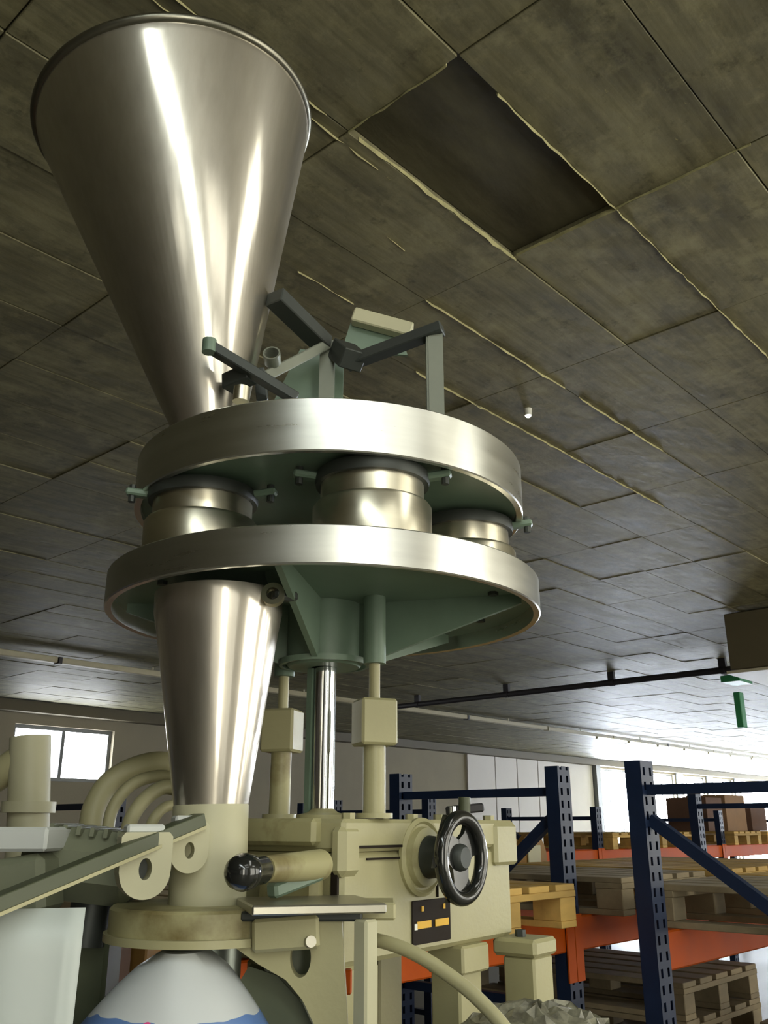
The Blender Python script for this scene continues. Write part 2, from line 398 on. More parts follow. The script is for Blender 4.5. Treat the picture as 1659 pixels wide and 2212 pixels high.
# ---- ceiling panels: imprints of the shuttering
PU, PV, U0, V0 = .957, .462, 1.716, 1.716
grid = []
for i in range(int((LEN0 - U0) / PU), int((LEN1 - U0) / PU)):
    for j in range(int((WID0 - V0) / PV) + 1, int((WID1 - V0) / PV) - 1):
        u, v = U0 + (i + .5) * PU, V0 + (j + .5) * PV
        q = proj((u, v, CEIL)); vis = q is not None and -120 < q[0] < IW + 120 and -150 < q[1] < IH
        grid.append((0 if vis else 1, math.hypot(u, v), i, j, u, v))
grid.sort()
rng = random.Random(3)
pm = MB().box((0, 0, .03), (PU - .004, PV - .004, .06), None, .002).build('panel', 'concrete', ceil)
pm_first = True
rest = MB()
for k, (vis, d, i, j, u, v) in enumerate(grid):
    z = CEIL - .012 + rng.uniform(-.004, .005)
    if k < 300 and vis == 0:
        if (i, j) == (0, -1):
            MB().box((u, v, CEIL + .03), (PU - .004, PV - .004, .03)).build('panel', 'concrete_dark', ceil)
            continue
        if pm_first: link(pm, Vector((u, v, z)), ceil); pm_first = False
        else: inst('panel', pm, Vector((u, v, z)), ceil)
    else: rest.box((u, v, z + .03), (PU - .008, PV - .008, .06))
tag(rest.build('panel_field', 'concrete', ceil), None, None, kind='stuff')
def ridge(u0, u1, v, axis='x', wdt=.012):
    mb = MB(); n = max(3, int((u1 - u0) / .05)); vs = []; fs = []
    for i in range(n + 1):
        s = u0 + (u1 - u0) * i / n; wv = .42 * wdt * rng.uniform(.2, 1.3); o = rng.uniform(-.004, .004); dz = rng.uniform(.010, .02)
        for a, zz in ((-wv, 0), (wv, 0), (0, -dz)):
            p = (s, v + o + a, CEIL - .004 + zz); vs.append(p if axis == 'x' else (p[1], p[0], p[2]))
    for i in range(n):
        for k in range(3): fs.append((i * 3 + k, i * 3 + (k + 1) % 3, (i + 1) * 3 + (k + 1) % 3, (i + 1) * 3 + k))
    fs += [(0, 2, 1), (n * 3, n * 3 + 1, n * 3 + 2)]
    return mb.add(vs, fs).build('mortar_ridge', 'ridge', ceil)
ridge(U0 + .05, U0 + PU + .02, V0, wdt=.011); ridge(U0 + .2, U0 + 2.4 * PU, V0 - PV, wdt=.009)
ridge(U0 + 1.0 * PU, U0 + 2.2 * PU, V0 + PV, wdt=.01); ridge(U0 - .9, U0 - .1, V0, wdt=.012)
ridge(U0 + 2.35 * PU, U0 + 3.4 * PU, V0 + PV, wdt=.007)
ridge(V0 - PV, V0 - .02, U0 + PU, 'y', .006); ridge(V0 - PV * .9, V0, U0, 'y', .008); ridge(V0 - 2.1 * PV, V0 - PV, U0 + PU, 'y', .006)
ridge(U0 + .45 * PU, U0 + .8 * PU, V0 + 1.55 * PV, wdt=.012); ridge(U0 + .45 * PU, U0 + .65 * PU, V0 + .62 * PV, wdt=.006)
ridge(U0 + 1.5 * PU, U0 + 4.4 * PU, V0 + 2 * PV, wdt=.005); ridge(U0 - .75, U0 + .2, V0 + .05, wdt=.006)
ridge(U0 + 2.4 * PU, U0 + 5 * PU, V0 - PV, wdt=.008)

# ---- lighting trunk along the long wall, tubes lit towards the windows
TV = 11.35; TZ = CEIL - .1
def trunk(name, y, x0, x1, z, tubes, label):
    t = empty(name, ((x0 + x1) / 2, y, z))
    for k in range(int((x1 - x0) / 3)):
        a = x0 + k * 3; b = min(x1, a + 2.985)
        MB().box(((a + b) / 2, y, z), (b - a, .11, .08), None, .008).build('trunk_section', 'trunk', t)
        MB().cyl((a + 1.5, y, z + .03), (a + 1.5, y, CEIL + .02), .012, n=8).build('hanger', 'trunk', t)
        MB().box((a + .02, y, z - .006), (.05, .13, .09)).build('joint_clip', 'pipe_dark' if k % 3 == 0 else 'trunk', t)
    for (a, b) in tubes:
        MB().cyl((a, y - .03, z - .065), (b, y - .03, z - .065), .019, n=10).build('fluorescent_tube', 'tube', t)
        for s in (a, b): MB().box((s, y - .03, z - .05), (.03, .05, .07)).build('tube_holder', 'trunk', t)
    tag(t, label, 'ceiling light'); return t
tubes = [(20.2 + k * 1.62, 20.2 + k * 1.62 + 1.5) for k in range(20)]
trunk('lighting_trunk', TV, -3, 54, TZ, tubes, 'long cream lighting trunk hung under the ceiling before the long wall')

# ---- unseen lamps added behind and above the photographer, for streak reflections in the steel
MT['diffuser_bright'] = glow('lit_bright_diffuser', (.92, 1.0, .98), 15.0)
MT['diffuser_dim'] = glow('dim_diffuser', (1.0, 1.0, .9), 2.0)
MT['diffuser'] = glow('lit_diffuser', (1.0, 1.0, .9), 4.5)
def batten(x, y, lx, ly, m, label):
    t = empty('streak_lamp', (x, y, CEIL - .1)); tag(t, label, 'ceiling light')
    MB().box((x, y, CEIL - .045), (lx + .04, ly + .04, .05), None, .006).build('housing', 'white_plastic', t)
    MB().box((x, y, CEIL - .085), (lx, ly, .03), None, .01).build('diffuser', m, t)
batten(-.9, -1.95, .26, 4.2, 'diffuser_bright', 'long bright batten lamp added for the streak on the hopper')
batten(-2.2, -1.1, .8, .4, 'diffuser_dim', 'square diffuser lamp added furthest back to brighten the disc rim')
batten(.65, -2.75, 1.5, .4, 'diffuser', 'batten lamp added along the near windows to brighten the disc rim')
batten(.55, -1.4, 1.2, .7, 'diffuser_dim', 'wide dim diffuser lamp added for the grey plateau on the hopper')
batten(1.9, -.8, .45, 1.8, 'diffuser', 'batten lamp added above the photographer to brighten the right of the hopper')
batten(3.6, -2.1, 1.3, .5, 'diffuser', 'batten lamp added over the aisle to brighten the right of the disc rim')
# ---- dark service pipe across the ceiling with hangers
px_ = 12.35
t = empty('service_pipe', (px_, 6, CEIL - .2))
MB().cyl((px_, 3.6, CEIL - .17), (px_, 11.2, CEIL - .17), .045, n=16).build('pipe', 'pipe_dark', t)
for y in (4.9, 6.6, 8.5, 10.4):
    MB().box((px_, y, CEIL - .06), (.06, .1, .2)).build('hanger', 'pipe_dark', t)
    MB().cyl((px_, y - .03, CEIL - .17), (px_, y + .03, CEIL - .17), .055, n=16).build('clamp_ring', 'pipe_dark', t)
tag(t, 'dark service pipe with hangers crossing under the concrete ceiling', 'pipe')
# ---- boxed duct hanging at the right
t = empty('boxed_duct', (10.0, 3.0, 3.1))
bx0 = P(1564, 1340, 9.6)
dz0 = P(1564, 1448, 9.6).z
MB().box((bx0.x + .8, bx0.y - 1.5, (CEIL + dz0) / 2 - .015), (1.6, 3.0, CEIL - dz0 - .03), None, .01).build('casing', 'brown_duct', t)
MB().box((bx0.x + .8, bx0.y - 1.5, dz0 - .025), (1.66, 3.06, .03)).build('lit_underside', 'trunk', t)  # cream slab puts the lit underside of the duct into the colour
tag(t, 'brown boxed duct hanging from the ceiling at the right edge', 'duct')
# ---- green hanging sign
g0 = P(1590, 1462, 14.0); g1 = P(1590, 1572, 14.0)
t = empty('hanging_sign', (g0.x, g0.y, g1.z))
MB().cyl((g0.x, g0.y, CEIL - .01), (g0.x, g0.y, g0.z - .1), .015, n=8).build('rod', 'sign_green', t)
MB().box((g0.x, g0.y, g0.z - .05), (.5, .3, .1), None, .01).build('top_bar', 'sign_green', t)
MB().box((g0.x, g0.y, (g0.z + g1.z) / 2 - .12), (.16, .1, g0.z - g1.z - .24), None, .01).build('sign_face', 'sign_green', t)
tag(t, 'green sign hanging from the ceiling before the bright windows', 'sign')
# ---- small white fitting on the ceiling
q = proj((1.776 * 2.2, 1.12 * 2.2, CEIL)); l0 = Vector((1.776 * 2.2, 1.12 * 2.2, CEIL))
t = empty('ceiling_fitting', (l0.x, l0.y, CEIL - .08))
MB().cyl((l0.x, l0.y, CEIL + .0), (l0.x, l0.y, CEIL - .05), .022, .019, n=16).build('body', 'white_plastic', t)
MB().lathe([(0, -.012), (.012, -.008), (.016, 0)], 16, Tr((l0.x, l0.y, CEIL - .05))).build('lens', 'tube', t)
tag(t, 'small white round fitting glinting on the concrete ceiling', 'light')

# ================================================================== filling machine
XC, YC = -.106, 1.6
M0 = C(XC, YC, 0)
mach = empty('filling_machine', M0)
tag(mach, 'cream and steel rotary cup filling machine with a tall conical hopper', 'machine')
def TC(z, dX=0., dY=0.): return Matrix.Translation(C(XC + dX, YC + dY, z)) @ M_CAM.to_3x3().to_4x4()

# hopper
hb = C(-.311, 1.5, 2.13); ht = C(-.43, 1.5, 2.862)
ax = (ht - hb); HL = ax.length
TH = Matrix.Translation(hb) @ ax.to_track_quat('Z', 'Y').to_matrix().to_4x4()
hop = MB().lathe([(.066, -.03), (.066, .06), (.27, HL - .03), (.272, HL - .01), (.268, HL - .01), (.266, HL - .03), (.062, .06), (.062, -.03)], 96, TH).build('hopper', 'steel', mach)
hop['label'] = 'tall conical stainless steel hopper leaning to the left'
prof = [(.272 + .009 * math.cos(a), HL - .006 + .009 * math.sin(a)) for a in [2 * PI * k / 12 for k in range(13)]]
MB().lathe(prof, 96, TH).build('rolled_rim', 'steel_dark', hop)
MB().lathe([(.066, -.012), (.078, -.012), (.078, .004), (.066, .004)], 48, TH).build('base_collar', 'cup', hop)

# discs
LR, LZB, LZT = .383, 1.848, 1.907
UR, UZB, UZT = .356, 2.031, 2.119
def disc(name, RR, zb, zt, lip, label, dX=0.):
    T = TC(0, dX)
    d = MB().lathe([(RR - .012, zb + .001), (RR - .002, zb), (RR, zb + .002), (RR, zt - .002), (RR - .002, zt), (RR - .012, zt), (RR - .012, zb + .001)], 128, T).build(name, 'alu', mach)
    d['label'] = label
    MB().lathe([(.03, zb + lip), (RR - .012, zb + lip), (RR - .012, zt - .004), (.03, zt - .004), (.03, zb + lip)], 96, T).build('plate', 'green', d)
    return d
low = disc('lower_disc', LR, LZB, LZT, .028, 'lower aluminium rimmed disc with grey-green underside')
upp = disc('upper_disc', UR, UZB, UZT, .012, 'thicker upper aluminium rimmed disc', .006)
# hub and gussets below the lower disc
HZ = 1.765
MB().lathe([(.022, HZ), (.062, HZ), (.066, HZ + .004), (.066, LZB + .03), (.022, LZB + .03)], 40, TC(0)).build('hub', 'green', low)
MB().lathe([(.074, HZ + .002), (.08, HZ + .002), (.08, HZ + .012), (.074, HZ + .012), (.074, HZ + .002)], 40, TC(0)).build('hub_collar', 'green', low)
for az in (-15, 48, 112, 183, 262):
    az_ = R(az)
    T = TC(0) @ Matrix.Rotation(az_, 4, 'Z') @ Matrix(((1, 0, 0, 0), (0, 0, -1, 0), (0, 1, 0, 0), (0, 0, 0, 1)))
    MB().prism([(.05, HZ + .006), (.08, HZ + .006), (LR - .03, LZB + .012), (LR - .03, LZB + .03), (.05, LZB + .03)], -.005, .005, T).build('gusset', 'green', low)
for az in (20, 75, 150, 215, 300, 340):
    p = TC(LZB + .022) @ Vector((.31 * math.cos(R(az)), .31 * math.sin(R(az)), 0))
    MB().cyl(p, p + Vector((0, 0, .012)), .009, n=6, smooth=False).build('bolt', 'dark_steel', low)
# measuring cups between the discs
for k in range(5):
    an = R(-70 + 72 * k); c = Vector((.255 * math.cos(an), .255 * math.sin(an), 0))
    T = TC(0) @ Matrix.Translation(c)
    cup = MB().lathe([(.088, LZT - .004), (.095, LZT - .002), (.095, LZT + .068), (.091, LZT + .074), (.083, LZT + .076), (.083, UZB - .008), (.079, UZB - .008), (.079, LZT - .004), (.088, LZT - .004)], 56, T).build('measuring_cup', 'cup', mach)
    MB().lathe([(.083, UZB - .016), (.091, UZB - .016), (.093, UZB - .008), (.091, UZB + .004), (.083, UZB + .004), (.083, UZB - .016)], 48, T).build('clamp_ring', 'dark_steel', cup)
    for s in (-1, 1):
        aa = (math.atan2(-1, 0) + s * R(80))
        d0 = Vector((math.cos(aa), math.sin(aa), 0))
        MB().bar(T @ (d0 * .085 + Vector((0, 0, UZB - .004))), T @ (d0 * .128 + Vector((0, 0, UZB + .0))), .02, .012, bev=.003).build('clamp_lug', 'green', cup)
        MB().cyl(T @ (d0 * .118 + Vector((0, 0, UZB - .018))), T @ (d0 * .118 + Vector((0, 0, UZB + .012))), .006, n=8).build('clamp_screw', 'dark_steel', cup)
# level-probe frame of angle iron on the upper disc
FZ = 2.40
pA = C(-.113, 1.60, UZT); pB = C(.098, 1.52, UZT)
f0 = MB().bar(pA, C(-.113, 1.60, FZ + .02), .03, .012, up=C(0, 1, 0)).bar(pA + C(-.012, .012, 0), C(-.125, 1.612, FZ + .02), .004, .03, up=C(0, 1, 0)).build('support_frame', 'grey_steel', mach)
f0['label'] = 'dark angle iron frame standing on the upper disc'
MB().bar(pB, C(.098, 1.52, FZ - .005), .028, .01, up=C(0, 1, 0)).bar(pB + C(-.016, .012, 0), C(.082, 1.532, FZ - .005), .004, .03, up=C(0, 1, 0)).build('post', 'grey_steel', f0)
def fbar(a, b, wd, ht, name='bar', m='dark_steel', bev=.002):
    return MB().bar(a, b, wd, ht, bev=bev).build(name, m, f0)
fbar(C(-.075, 1.585, FZ - .04), C(.112, 1.515, FZ + .0), .03, .022)
fbar(C(-.085, 1.60, FZ + .0), C(-.06, 1.56, FZ - .045), .05, .04, 'bracket')
fbar(P(700, 745, 1.60), P(592, 640, 1.47), .04, .03)
fbar(P(452, 748, 1.36), P(640, 862, 1.40), .022, .018)
fbar(P(545, 806, 1.39), P(490, 830, 1.42), .03, .03, 'clamp')
fbar(P(712, 742, 1.59), P(575, 812, 1.47), .008, .02, 'strap', 'grey_steel')
fbar(P(560, 800, 1.44), P(568, 870, 1.44), .025, .02, 'post')
MB().prism([(-.075, -.07), (.07, -.07), (.07, .05), (-.02, .06)], -.004, .004, Matrix.Translation(P(668, 812, 1.66)) @ M_CAM.to_3x3().to_4x4() @ Matrix.Rotation(R(90), 4, 'X')).build('side_plate', 'green', f0)
MB().box((0, 0, 0), (.14, .03, .035), Matrix.Translation(P(826, 700, 1.8)) @ M_CAM.to_3x3().to_4x4() @ Matrix.Rotation(R(17), 4, 'Y'), .003).build('channel', 'cream_plastic', f0)
MB().prism([(-.06, -.03), (.09, -.04), (.07, .03), (-.04, .045)], -.004, .004, Matrix.Translation(P(795, 735, 1.82)) @ M_CAM.to_3x3().to_4x4() @ Matrix.Rotation(R(90), 4, 'X')).build('cover_plate', 'green', f0)
MB().lathe([(.013, -.012), (.016, -.012), (.016, .012), (.013, .012), (.013, -.012)], 24, Matrix.Translation(P(588, 772, 1.47)) @ M_CAM.to_3x3().to_4x4() @ Matrix.Rotation(R(75), 4, 'X')).build('eye_ring', 'grey_steel', f0)
MB().cyl(P(520, 868, 1.36), P(523, 838, 1.36), .014, n=16).build('chrome_stud', 'cup', f0)
MB().cyl(P(452, 748, 1.355) - Vector((0, 0, .012)), P(452, 748, 1.355) + Vector((0, 0, .012)), .012, n=12).build('end_cap', 'green', f0)

# discharge funnel
FX, FY = -.262, 1.40
fT = C(FX, FY, 1.846); fB = C(FX + .01, FY, 1.39)
axf = (fT - fB); FL = axf.length
TF = Matrix.Translation(fB) @ axf.to_track_quat('Z', 'Y').to_matrix().to_4x4()
zc = FL * .29
fun = MB().lathe([(.0525, zc - .004), (.0535, zc + .002), (.094, FL - .06), (.1, FL - .03), (.1, FL), (.096, FL), (.096, FL - .03), (.0505, zc), (.0525, zc - .004)], 80, TF).build('discharge_funnel', 'steel', mach)
fun['label'] = 'tapered stainless steel discharge funnel under the lower disc'
MB().lathe([(.053, -.01), (.055, -.008), (.055, zc + .006), (.0535, zc + .01), (.051, zc + .008), (.051, -.01), (.053, -.01)], 64, TF).build('outlet_tube', 'cream_plastic', fun)
wp = P(590, 1285, 1.34)
MB().lathe([(.010, -.006), (.018, -.006), (.018, .006), (.010, .006), (.010, -.006)], 24, Matrix.Translation(wp) @ M_CAM.to_3x3().to_4x4() @ Matrix.Rotation(R(80), 4, 'X')).build('wing_ring', 'cup', fun)
MB().bar(wp, P(640, 1290, 1.36), .02, .016, bev=.004).build('hinge_block', 'dark_steel', fun)
MB().cyl(P(590, 1250, 1.36), P(612, 1240, 1.37), .02, n=16).build('knob', 'green', fun)

# ring flange and forming tube under the funnel
RC = C(FX + .008, FY, 0)
TRg = Matrix.Translation(RC) @ M_CAM.to_3x3().to_4x4()
flg = MB().lathe([(.05, 1.358), (.128, 1.358), (.132, 1.362), (.132, 1.392), (.128, 1.396), (.05, 1.396), (.05, 1.358)], 72, TRg).build('ring_flange', 'cream_grime', mach)
MB().lathe([(.102, 1.352), (.138, 1.352), (.138, 1.362), (.102, 1.362), (.102, 1.352)], 72, TRg).build('lower_ring', 'cream', flg)
MB().lathe([(.050, .95), (.0535, .95), (.0535, 1.36), (.050, 1.36), (.050, .95)], 48, TRg).build('forming_tube', 'grey_tube', mach)

# columns
def gz(Xd, Yd): return C(Xd, Yd, 0)
ZG = 1.512
col_ = MB().lathe([(.0, ZG), (.0185, ZG), (.0185, HZ + .02), (0, HZ + .02)], 32, TC(0, .003)).build('drive_column', 'chrome', mach)
MB().lathe([(.018, ZG - .002), (.045, ZG - .002), (.045, ZG + .006), (.026, ZG + .01), (.0185, ZG + .016)], 32, TC(0, .003)).build('base_collar', 'cream_grime', col_)
MB().bar(TC(ZG, -.022, .01) @ Vector((0, 0, 0)), TC(HZ, -.022, .01) @ Vector((0, 0, 0)), .012, .012).build('key_rail', 'green', col_)
for nm, X, Y, zb0, zb1, m1, dark in (('r', -.016, 1.53, 1.625, 1.70, 'cream', 0), ('l', -.184, 1.67, 1.625, 1.70, 'cream', 1)):
    c = C(X, Y, 0)
    rod = MB().cyl(c + Vector((0, 0, ZG)), c + Vector((0, 0, zb0 + .01)), .0185, n=28).build('guide_rod', 'cream' if not dark else 'cream_grime', mach)
    MB().cyl(c + Vector((0, 0, zb1 - .01)), c + Vector((0, 0, HZ + .03)), .0095, n=20).build('upper_rod', 'cream', rod)
    MB().box((0, 0, 0), (.062, .06, zb1 - zb0), Matrix.Translation(c + Vector((0, 0, (zb0 + zb1) / 2))) @ M_CAM.to_3x3().to_4x4() @ Matrix.Rotation(R(20 if not dark else -15), 4, 'Z'), .004).build('clamp_block', 'cream', rod)
    MB().lathe([(.0095, HZ - .005), (.019, HZ - .005), (.019, LZB + .03), (.0095, LZB + .03)], 24, Matrix.Translation(c)).build('socket_tube', 'green', rod)
    MB().lathe([(.0185, ZG), (.03, ZG), (.03, ZG + .008), (.0185, ZG + .008)], 24, Matrix.Translation(c)).build('foot_ring', 'cream', rod)
    for dz in (.015, -.015):
        q_ = c + C(.012, -.04, 0) + Vector((0, 0, (zb0 + zb1) / 2 + dz))

# gearbox: frame a (along the long face, az 36) and b (away to the left)
A0, A1, B0, B1 = 1.135, 1.66, .903, 1.20
GZ0, GZ1 = 1.305, 1.505
TB = M_BOX
def Bm(a, b, z): return Vector((a, b, z))
# in the gearbox frame a = local x, b = local y
gb = MB().box(((A0 + A1) / 2 + .0, (B0 + B1) / 2, (GZ0 + 1.462) / 2), (A1 - A0, B1 - B0, 1.462 - GZ0), TB, .008).build('gearbox', 'cream', mach)
gb['label'] = 'cream enamelled cast gearbox with handwheel'
MB().box(((A0 + A1) / 2 + .006, (B0 + B1) / 2, 1.487), (A1 - A0 + .016, B1 - B0 + .01, .048), TB, .006).build('lid', 'cream', gb)
MB().box((A0 + .075, (B0 + B1) / 2, 1.47), (.15, B1 - B0 + .014, .004), TB).build('gasket', 'plate_dark', gb)
MB().box((A0 + .016, B0 + .006, 1.465), (.05, .03, .075), TB, .01).build('corner_lug', 'cream', gb)
MB().box((A1 - .03, B0 + .004, 1.468), (.085, .03, .075), TB, .006).build('corner_lug', 'cream', gb)
MB().box((A0 - .004, B0 + .13, 1.492), (.03, .18, .04), TB, .006).build('end_ledge', 'cream_grime', gb)
MB().box((A0 - .001, B0 + .12, 1.43), (.006, .06, .02), TB).build('recess_plate', 'dark_steel', gb)
MB().box((A0 - .012, B0 + .09, 1.405), (.03, .12, .075), TB, .01).build('end_cover', 'cream_grime', gb)
MB().box((A0 + .002, B0 + .012, 1.385), (.01, .012, .1), TB).build('dark_joint', 'plate_dark', gb)  # thin dark strip down the groove at the corner
MB().box((A0 + .16, B0 - .0012, 1.452), (.2, .004, .003), TB).build('seam', 'plate_dark', gb)
MB().box((A0 + .26, B0 - .0012, 1.42), (.003, .004, .066), TB).build('seam', 'plate_dark', gb)
for k in range(6):
    MB().cyl(TB @ Vector((A0 + .04 + k * .088, B0 + .02, 1.509)), TB @ Vector((A0 + .04 + k * .088, B0 + .02, 1.52)), .011, n=6, smooth=False).build('bolt', 'cream', gb)
# local frame on the long face: x along a, y up, z out of the face
TFc = TB @ Matrix(((1, 0, 0, 0), (0, 0, -1, B0), (0, 1, 0, 0), (0, 0, 0, 1)))
wa, wz = 1.345, 1.452
MB().lathe([(.0, .0), (.062, 0), (.062, .006), (.056, .01), (.052, .006), (.048, .006), (.046, .016), (.03, .02), (.0, .02)], 48, TFc @ Matrix.Translation((wa, wz, 0))).build('shaft_boss', 'cream_grime', gb)
MB().lathe([(.0, .02), (.034, .02), (.03, .05), (.0, .05)], 32, TFc @ Matrix.Translation((wa, wz, 0))).build('shaft', 'dark_steel', gb)
TW = TFc @ Matrix.Translation((wa, wz, .082))
wh = MB().lathe([(.062 + .0115 * math.cos(2 * PI * k / 16), .0115 * math.sin(2 * PI * k / 16)) for k in range(17)], 72, TW).build('handwheel', 'black', mach)
wh['label'] = 'glossy black three-spoke handwheel'
MB().lathe([(0, -.03), (.02, -.03), (.024, -.012), (.02, .004), (.016, .008), (0, .008)], 32, TW).build('wheel_hub', 'dark_steel', wh)
for k in range(3):
    Tk = TW @ Matrix.Rotation(R(35 + 120 * k), 4, 'Z')
    MB().prism([(.010, -.024), (.034, -.022), (.05, -.03), (.062, -.044), (.066, 0), (.062, .044), (.05, .03), (.034, .022), (.010, .024)], -.011, -.003, Tk).build('spoke', 'black', wh)
# name plate
pa, pz = 1.375, 1.352
npl = MB().box((pa, pz, .002), (.115, .066, .003), TFc, .001).build('name_plate', 'plate_dark', gb)
npl['label'] = 'black name plate with two yellow printed bars'
for dx, wd_ in ((-.026, .042), (.028, .042)): MB().box((pa + dx, pz - .004, .0045), (wd_, .011, .001), TFc).build('yellow_bar', 'plate_yellow', npl)
for dx in (-.03, .036): MB().box((pa + dx, pz + .02, .0045), (.006, .008, .001), TFc).build('yellow_mark', 'plate_yellow', npl)
MB().box((pa - .05, pz - .006, .0045), (.008, .009, .001), TFc).build('white_mark', 'white_plastic', npl)
# dark clamp lever on the lid
cl0 = P(1003, 1757, 1.78)
lv = MB().cyl(P(1003, 1762, 1.72), P(1003, 1722, 1.72), .011, n=16).build('clamp_lever', 'green_dark', gb)
MB().bar(P(965, 1752, 1.72), P(1043, 1744, 1.74), .016, .016, bev=.003).build('cross_bar', 'black_matt', lv)
MB().cyl(P(978, 1758, 1.68), P(978, 1742, 1.68), .006, n=12).build('pin', 'chrome', lv)
# legs and base of the machine
MB().box((1.50, B0 + .03, .648), (.075, .06, 1.295), TB, .004).build('leg', 'cream', mach)
MB().box((1.50, B0 + .025, 1.283), (.09, .075, .045), TB, .004).build('foot_plate', 'cream', mach)
MB().box((1.58, B1 - .04, .648), (.075, .06, 1.295), TB, .004).build('leg', 'cream', mach)
cp = P(1150, 2030, 1.80)
Tcp = Matrix.Translation((cp.x, cp.y, 0)) @ TB.to_3x3().to_4x4()
ps = MB().box((.04, .032, .638), (.075, .064, 1.276), Tcp, .004).build('support_post', 'cream', mach)
MB().box((.038, .036, 1.291), (.09, .09, .03), Tcp, .006).build('cap_plate', 'cream', ps)
MB().cyl(Tcp @ Vector((.03, .04, 1.304)), Tcp @ Vector((.03, .04, 1.318)), .01, n=6, smooth=False).build('bolt', 'dark_steel', ps)
MB().box((1.25, B0 + .12, 1.05), (.09, .15, .35), TB, .01).build('gear_case', 'green_dark', mach)
MB().box((1.30, B0 + .09, 1.18), (.035, .05, .26), TB, .004).build('hanger_bar', 'cream', mach)
MB().box((1.335, B0 + .05, 1.13), (.04, .04, .07), TB, .005).build('limit_switch', 'black_matt', mach)
MB().box((1.19, B0 + .10, 1.24), (.1, .19, .13), TB, .006).build('lower_case', 'cream', mach)

# table plate, bracket with slot and thin front leg
tp = MB().bar(P(525, 1957, 1.31), P(800, 1952, 1.36), .16, .012, bev=.002).build('table_plate', 'table_steel', mach)
MB().box((0, 0, 0), (.05, .09, .022), Matrix.Translation(P(815, 1963, 1.36)) @ M_CAM.to_3x3().to_4x4(), .003).build('end_clip', 'cream', tp)
MB().box((0, 0, 0), (.16, .07, .012), Matrix.Translation(P(655, 1975, 1.32)) @ M_CAM.to_3x3().to_4x4(), .003).build('under_shade', 'dark_steel', tp)  # dark slab standing in for the shadow under the table plate
lp = P(790, 1985, 1.285)
MB().box((lp.x, lp.y, (lp.z) / 2), (.024, .024, lp.z), None, .003).build('front_leg', 'cream_plastic', mach)
def poly_px(pts, Y, th, ang=0.):
    """outline given as right/up offsets in metres in a vertical plane facing the viewer"""
    ctr = P(sum(p[0] for p in pts) / len(pts), sum(p[1] for p in pts) / len(pts), Y)
    T = Matrix.Translation(ctr) @ M_CAM.to_3x3().to_4x4() @ Matrix.Rotation(R(ang), 4, 'Z') @ Matrix.Rotation(R(90), 4, 'X')
    Ti = T.inverted(); loc = []
    for x, y in pts:
        a = P(x, y, Y); l = Ti @ a; loc.append((l.x, l.y))
    return T, loc
n_ = 28
def slot(cx, cy, rx, ry, n=n_): return [(cx + rx * math.cos(2 * PI * k / n), cy + ry * math.sin(2 * PI * k / n)) for k in range(n)]
outer = [(512, 1990), (512, 2048), (560, 2082), (618, 2115), (655, 2160), (690, 2235), (752, 2235), (748, 2150), (742, 2060), (738, 1975), (640, 1972)]
T_, lo_ = poly_px(outer, 1.30, .03)
hx, hy = 650, 2068
Th, lh = poly_px(outer + slot(hx, hy, 20, 36), 1.30, .03)
# resample the outline by angle about the hole so both loops match
def resample(poly, c, n):
    out = []
    for k in range(n):
        a = 2 * PI * k / n; d = (math.cos(a), math.sin(a)); best = None
        for i in range(len(poly)):
            p, q = poly[i], poly[(i + 1) % len(poly)]; ex, ey = q[0] - p[0], q[1] - p[1]
            den = d[0] * ey - d[1] * ex
            if abs(den) < 1e-9: continue
            t_ = ((p[0] - c[0]) * ey - (p[1] - c[1]) * ex) / den; s_ = ((p[0] - c[0]) * d[1] - (p[1] - c[1]) * d[0]) / den
            if t_ > 0 and -1e-6 <= s_ <= 1 + 1e-6 and (best is None or t_ > best): best = t_
        out.append((c[0] + d[0] * best, c[1] + d[1] * best))
    return out
hl = lh[len(outer):]; cc = (sum(p[0] for p in hl) / n_, sum(p[1] for p in hl) / n_)
NN = 96
ro = resample(lh[:len(outer)], cc, NN)
rh = [(cc[0] + .0135 * math.cos(2 * PI * k / NN), cc[1] + .023 * math.sin(2 * PI * k / NN)) for k in range(NN)]
brk = MB().holed(ro, rh, -.02, .006, Th).build('slotted_bracket', 'cream', mach)
MB().bar(P(545, 2022, 1.285), P(690, 2012, 1.285), .012, .04, bev=.004).build('rib', 'cream', brk)
MB().cyl(P(660, 2036, 1.30), P(672, 2034, 1.27), .007, n=20).build('bolt', 'table_steel', brk)
MB().cyl(P(650, 2068, 1.36), P(650, 2068, 1.34), .05, n=24).build('shaft_end', 'green_dark', brk)
og = [(540, 2085), (600, 2105), (655, 2165), (690, 2240), (560, 2240), (500, 2150)]
T_, lo_ = poly_px(og, 1.34, .02)
MB().prism(lo_, -.02, .01, T_).build('film_guide_shade', 'green_dark', mach)  # dark olive shape standing in for the shadow of the film guide
MB().box((0, 0, 0), (.01, .02, .03), Matrix.Translation(P(752, 2120, 1.36)) @ M_CAM.to_3x3().to_4x4(), .002).build('warning_tab', 'orange', mach)

# lever arm with black knob
la = P(545, 1885, 1.24); lb = P(650, 1868, 1.40)
lev = MB().cyl(P(570, 1878, 1.27), P(690, 1868, 1.43), .0165, .022, n=24).build('lever_arm', 'cream_grime', mach)
kd = (P(500, 1888, 1.20) - P(575, 1878, 1.27)).normalized(); k0 = P(570, 1878, 1.265)
TK = Matrix.Translation(k0) @ kd.to_track_quat('Z', 'Y').to_matrix().to_4x4()
kn = MB().lathe([(0, 0), (.015, 0), (.018, .006), (.018, .03), (.022, .036), (.023, .05), (.019, .062), (.01, .07), (0, .072)], 36, TK).build('knob', 'black', lev)
MB().bar(P(585, 1925, 1.33), P(690, 1885, 1.42), .02, .02, bev=.004).build('stay', 'green', lev)

